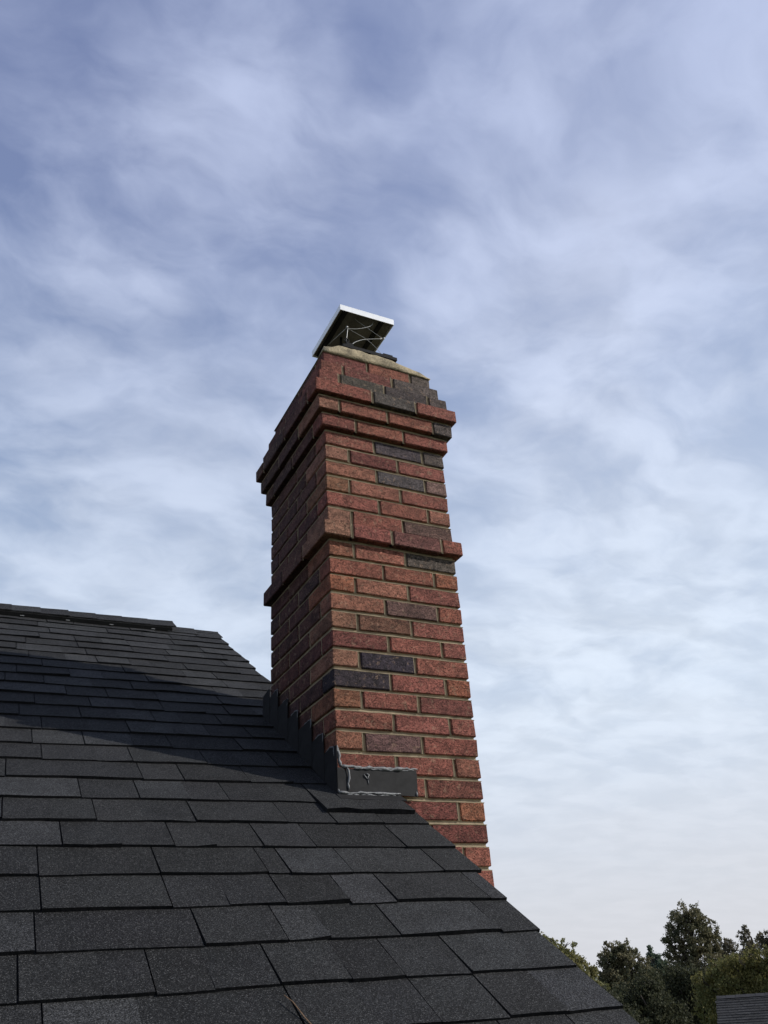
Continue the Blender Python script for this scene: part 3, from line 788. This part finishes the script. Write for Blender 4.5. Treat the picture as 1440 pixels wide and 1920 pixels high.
L_yell = leaf_material('yellow_green_leaves', (0.105, 0.112, 0.040), (0.150, 0.140, 0.048), (0.200, 0.172, 0.062))
L_brown = leaf_material('brownish_leaves', (0.103, 0.091, 0.065), (0.097, 0.094, 0.061), (0.145, 0.120, 0.074))
L_blue = leaf_material('bluish_needles', (0.073, 0.101, 0.068), (0.094, 0.126, 0.084), (0.130, 0.162, 0.106))
CX, CY, CZ = CAM
def dirp(az, dist): a = math.radians(az); return CX + math.sin(a) * dist, CY + math.cos(a) * dist
def tree(label, az, dist, lobes, leafmat, group, leaf=.24, dens=1.0, seed=1, name='tree', depth=1.0, fill=.55):
    r = random.Random(seed)
    bx, by = dirp(az, dist)
    t = empty(name, (bx, by, 0), label, 'tree', group)
    ar = math.radians(az); ra = Vector((math.cos(ar), -math.sin(ar), 0)); fa = Vector((math.sin(ar), math.cos(ar), 0))
    L = []
    for (a, el, rad) in lobes:
        off = math.tan(math.radians(a - az)) * dist; zz = CZ + math.tan(math.radians(el)) * dist
        L.append((Vector((bx, by, 0)) + ra * off + fa * r.uniform(-.6, .6) * depth * rad + Vector((0, 0, zz)), rad))
    zt = max(p.z for p, _ in L); zl = min(p.z - q for p, q in L)
    tk = MB(); h = zt - .3; r0 = .05 * h ** .8
    fork = max(1.2, min(zl + .6, h * .55))
    pts = [Vector((bx + r.uniform(-.1, .1) * k, by + r.uniform(-.1, .1) * k, h * k / 6)) for k in range(7)]
    tk.tube(pts, [r0 * (1 - .14 * k) for k in range(7)], 8)
    for p, q in L:
        s = pts[min(5, max(1, int((p.z - q * 1.2) / h * 6)))]
        mid = s.lerp(p, .5) + Vector((r.uniform(-.2, .2), r.uniform(-.2, .2), .25))
        tk.tube([s, mid, p], [r0 * .45, r0 * .3, r0 * .12], 6)
        for _ in range(4):
            e = p + Vector((r.gauss(0, 1), r.gauss(0, 1), r.gauss(.2, .8))).normalized() * q * .85
            tk.tube([p.lerp(mid, .3), p.lerp(e, .5) + Vector((0, 0, .1)), e], [r0 * .16, r0 * .10, r0 * .04], 5)
    tk.build('trunk', M_bark, t, (bx, by, 0), True)
    V = []; F = []
    for p, q in L:
        nc = max(8, int(56 * q * q * dens))
        for _ in range(nc):
            d = Vector((r.gauss(0, 1), r.gauss(0, 1) * depth, r.gauss(0, 1)))
            d.normalize(); c = p + d * q * (r.uniform(fill, 1.0) if r.random() < .8 else r.uniform(.1, .6))
            cr_ = r.uniform(.16, .42) * min(1.3, .6 + q * .4)
            for _ in range(int(34 * r.uniform(.6, 1.3))):
                gv_ = Vector((r.gauss(0, 1), r.gauss(0, 1), r.gauss(0, .8)))
                if gv_.length > 1.6: gv_ *= 1.6 / gv_.length * r.random()
                o_ = c + gv_ * cr_ * .55
                u = Vector((r.gauss(0, 1), r.gauss(0, 1), r.gauss(0, 1))).normalized(); w = u.orthogonal().normalized()
                w = w * math.cos(1) + u.cross(w) * math.sin(r.uniform(0, 6)); w.normalize()
                s = leaf * r.uniform(.45, 1.0) * .5
                b = len(V); V += [o_ - u * s, o_ - w * s * .55, o_ + u * s, o_ + w * s * .55]; F.append((b, b + 1, b + 2, b + 3))
    mesh('crown', V, F, leafmat, t, (bx, by, 0))
    return t
GT = 'trees beyond the roof edge'
tree('olive tree peeping over the sloping edge of the shingle roof', 35.6, 55, [(34.2, .9, 2.2), (35.9, 1.75, .72), (36.9, 1.45, .70), (36.3, .6, 1.2), (37.5, .25, .95), (38.1, -.45, .95), (36.4, -1.2, 2.0), (38.3, -1.8, 1.2)], L_olive, GT, seed=11)
tree('rounded dark green tree just left of the slim pointed tree', 40.0, 66, [(39.5, .95, .95), (40.4, 1.15, .85), (40.0, .35, 1.45), (41.1, .45, .85), (39.0, 0, .9), (41.4, -.4, 1.0), (39.9, -1.1, 1.8), (41.0, -1.8, 1.5)], L_green, GT, seed=12)
tree('slim pointed bluish green tree between the rounded and the tallest tree', 42.0, 72, [(41.85, 1.15, .20), (41.85, .8, .34), (41.9, .35, .48), (42.3, .75, .26), (42.35, .3, .45), (42.0, -.4, .9), (42.1, -1.3, 1.1)], L_blue, GT, seed=13, leaf=.2, dens=3)
tree('tallest tree, dark leaves with sky showing through its crown', 44.3, 76, [(44.4, 2.7, 1.15), (43.8, 2.45, .95), (44.95, 2.4, .95), (45.3, 1.9, .8), (43.4, 1.7, 1.0), (44.4, 1.6, 1.35), (45.2, 1.35, .95), (43.1, .9, .75), (44.3, .6, 1.4), (45.4, .4, 1.0), (42.85, 1.5, .35), (43.3, -.1, 1.2), (44.6, -.6, 1.8), (43.6, -1.4, 1.6)], L_green, GT, seed=14, dens=.8, fill=.6)
tree('small brownish tree on the right flank of the tallest tree', 46.0, 92, [(45.9, 1.25, .62), (46.4, 1.0, .6), (45.8, .5, 1.0), (46.4, 0, 1.3), (46, -.9, 1.6)], L_brown, GT, seed=15)
tree('brownish tree with a pointed top behind the yellow green bush', 47.3, 96, [(47.3, 1.75, .36), (47.2, 1.4, .62), (47.4, .9, .9), (47.1, .3, 1.2), (47.5, -.6, 1.7)], L_brown, GT, seed=16)
tree('brownish tree farthest along, behind the yellow green bush', 48.4, 90, [(48.1, 1.3, .5), (48.6, 1.25, .7), (48.3, .7, 1.0), (48.8, .2, 1.3), (48.4, -.7, 1.7)], L_brown, GT, seed=17)
tree('yellow green leafy tree behind the neighbouring roof', 46.6, 44, [(46.3, .0, .50), (45.3, -.35, .52), (47.4, .1, .58), (48.7, .35, .68), (44.5, -.85, .5), (46.0, -1.0, .95), (47.8, -.9, 1.0), (44.8, -2.0, .9), (46.6, -2.2, 1.1), (49.2, -.8, 1.0), (48.3, -2.2, 1.1)], L_yell, GT, seed=18, leaf=.17, dens=1.6)
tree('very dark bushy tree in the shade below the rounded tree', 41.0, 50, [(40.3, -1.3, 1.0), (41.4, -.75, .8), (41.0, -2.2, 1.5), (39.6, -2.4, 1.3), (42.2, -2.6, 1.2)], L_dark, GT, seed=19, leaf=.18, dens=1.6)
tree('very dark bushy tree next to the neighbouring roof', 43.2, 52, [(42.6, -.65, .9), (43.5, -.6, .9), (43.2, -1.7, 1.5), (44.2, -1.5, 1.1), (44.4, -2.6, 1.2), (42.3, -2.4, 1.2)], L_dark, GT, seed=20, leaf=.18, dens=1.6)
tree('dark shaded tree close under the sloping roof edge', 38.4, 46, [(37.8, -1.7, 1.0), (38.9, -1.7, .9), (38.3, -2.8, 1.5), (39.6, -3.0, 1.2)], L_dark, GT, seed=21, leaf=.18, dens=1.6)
# far woods that read as one mass
fw = MB(); r = random.Random(77); V = []; F = []
for k in range(16000):
    az = r.uniform(20, 70); dist = r.uniform(120, 150)
    top = 6.3 + .9 * math.sin(az * 2.1) + .7 * math.sin(az * 5.3 + 1) + r.gauss(0, .35)
    x, y = dirp(az, dist); z_ = top * r.random() ** .45
    o_ = Vector((x, y, z_)); u = Vector((r.gauss(0, 1), r.gauss(0, 1), r.gauss(0, 1))).normalized(); w = u.orthogonal().normalized(); s = r.uniform(.2, .5)
    b = len(V); V += [o_ - u * s, o_ - w * s * .6, o_ + u * s, o_ + w * s * .6]; F.append((b, b + 1, b + 2, b + 3))
tag(mesh('distant_woods', V, F, L_dark, None, (*dirp(45, 135), 0)), 'distant dark woods behind the trees', 'woods', None, 'stuff')

# ------------------------------------------------------------------ neighbouring house
nx, ny = dirp(44.95, 33.0); a = math.radians(46.5)
u = Vector((math.cos(a), -math.sin(a), 0)); w = Vector((math.sin(a), math.cos(a), 0))
nb = empty('neighbouring_house', (nx, ny, 0), 'neighbouring low house with a weathered grey shingle roof beyond the trees', 'house')
O = Vector((nx, ny, 0)); RZ = CZ - 33 * math.tan(math.radians(1.47)); LN = 12.0; HW = 3.6; EZ = RZ - 1.75
def npt(s, d, z_): return O + u * s + w * d + Vector((0, 0, z_))
v = [npt(0, 0, RZ), npt(LN, 0, RZ), npt(LN + .25, -HW, EZ), npt(-.25, -HW, EZ), npt(-.25, HW, EZ), npt(LN + .25, HW, EZ)]
th = Vector((0, 0, .12))
nr = mesh('roof', v + [p - th for p in v], [(0, 3, 2, 1), (0, 1, 5, 4), (6, 7, 8, 9), (6, 10, 11, 7), (3, 9, 8, 2), (4, 5, 11, 10), (0, 6, 9, 3), (0, 4, 10, 6), (1, 2, 8, 7), (1, 7, 11, 5)], M_far_roof, nb)
q = MB(); 
for k in range(40):
    s0 = k * .3
    vv = [npt(s0 - .01, -.15, RZ - .055 + .02), npt(s0 + .3, -.15, RZ - .055 + .02), npt(s0 + .3, 0, RZ + .035), npt(s0 - .01, 0, RZ + .035 + .01), npt(s0 + .3, .15, RZ - .035), npt(s0 - .01, .15, RZ - .035)]
    q.add(vv, [(0, 1, 2, 3), (3, 2, 4, 5)])
o = q.build('ridge_caps', M_far_roof, nr); o['kind'] = 'stuff'
fs = MB(); r = random.Random(31); SL = math.hypot(HW, RZ - EZ); nr_ = int(SL / .145)
for k in range(nr_):
    d0 = 1 - k * .145 / SL; d1 = max(0.0, 1 - (k + 1.12) * .145 / SL)
    s0 = -.25 * d0 - r.random() * .05
    while s0 < LN:
        s1 = min(s0 + r.choice([.2, .28, .36, .45]), LN + .2)
        P_ = lambda ss, dd, h: npt(ss, -HW * dd, EZ + (RZ - EZ) * (1 - dd) + h)
        hb = .022 + r.uniform(-.004, .006)
        vv = [P_(s0, d0, .002), P_(s1 - .006, d0, .002), P_(s1 - .006, d0, hb), P_(s0, d0, hb), P_(s0, d1, .006), P_(s1 - .006, d1, .006)]
        fs.add(vv, [(0, 1, 2, 3), (3, 2, 5, 4), (0, 3, 4), (1, 5, 2)]); s0 = s1
o = fs.build('shingle_field', M_shingles, nr); o['kind'] = 'stuff'
v = [npt(.35, -HW + .45, 0), npt(LN - .35, -HW + .45, 0), npt(LN - .35, HW - .45, 0), npt(.35, HW - .45, 0)]
v2 = [Vector((p.x, p.y, EZ + .09)) for p in v]; e1 = npt(.35, 0, RZ - .16); e2 = npt(LN - .35, 0, RZ - .16)
mesh('wall', v + v2 + [e1, e2], [(0, 1, 5, 4), (2, 3, 7, 6), (1, 2, 6, 9, 5), (3, 0, 4, 8, 7)], M_siding, nb)
M_glass = simple('window_glass', (0.03, 0.035, 0.04), 0.08, var=0.05, bmp=0, spec=0.6)
for s0 in (2.0, 5.2, 8.6):
    d = -HW + .45
    fr_ = MB()
    for (s1, s2, z1, z2) in ((s0, s0 + 1.1, .9, .98), (s0, s0 + 1.1, 2.02, 2.10), (s0, s0 + .08, .98, 2.02), (s0 + 1.02, s0 + 1.1, .98, 2.02)):
        vv = [npt(s1, d - .04, z1), npt(s2, d - .04, z1), npt(s2, d + .02, z1), npt(s1, d + .02, z1), npt(s1, d - .04, z2), npt(s2, d - .04, z2), npt(s2, d + .02, z2), npt(s1, d + .02, z2)]
        fr_.add(vv, BOXF)
    fo = fr_.build('window', M_trim, nb)
    mesh('pane', [npt(s0 + .08, d - .012, .98), npt(s0 + 1.02, d - .012, .98), npt(s0 + 1.02, d - .012, 2.02), npt(s0 + .08, d - .012, 2.02)], [(0, 1, 2, 3)], M_glass, fo)
print('shingles', n_sh, 'objects', len(bpy.data.objects))
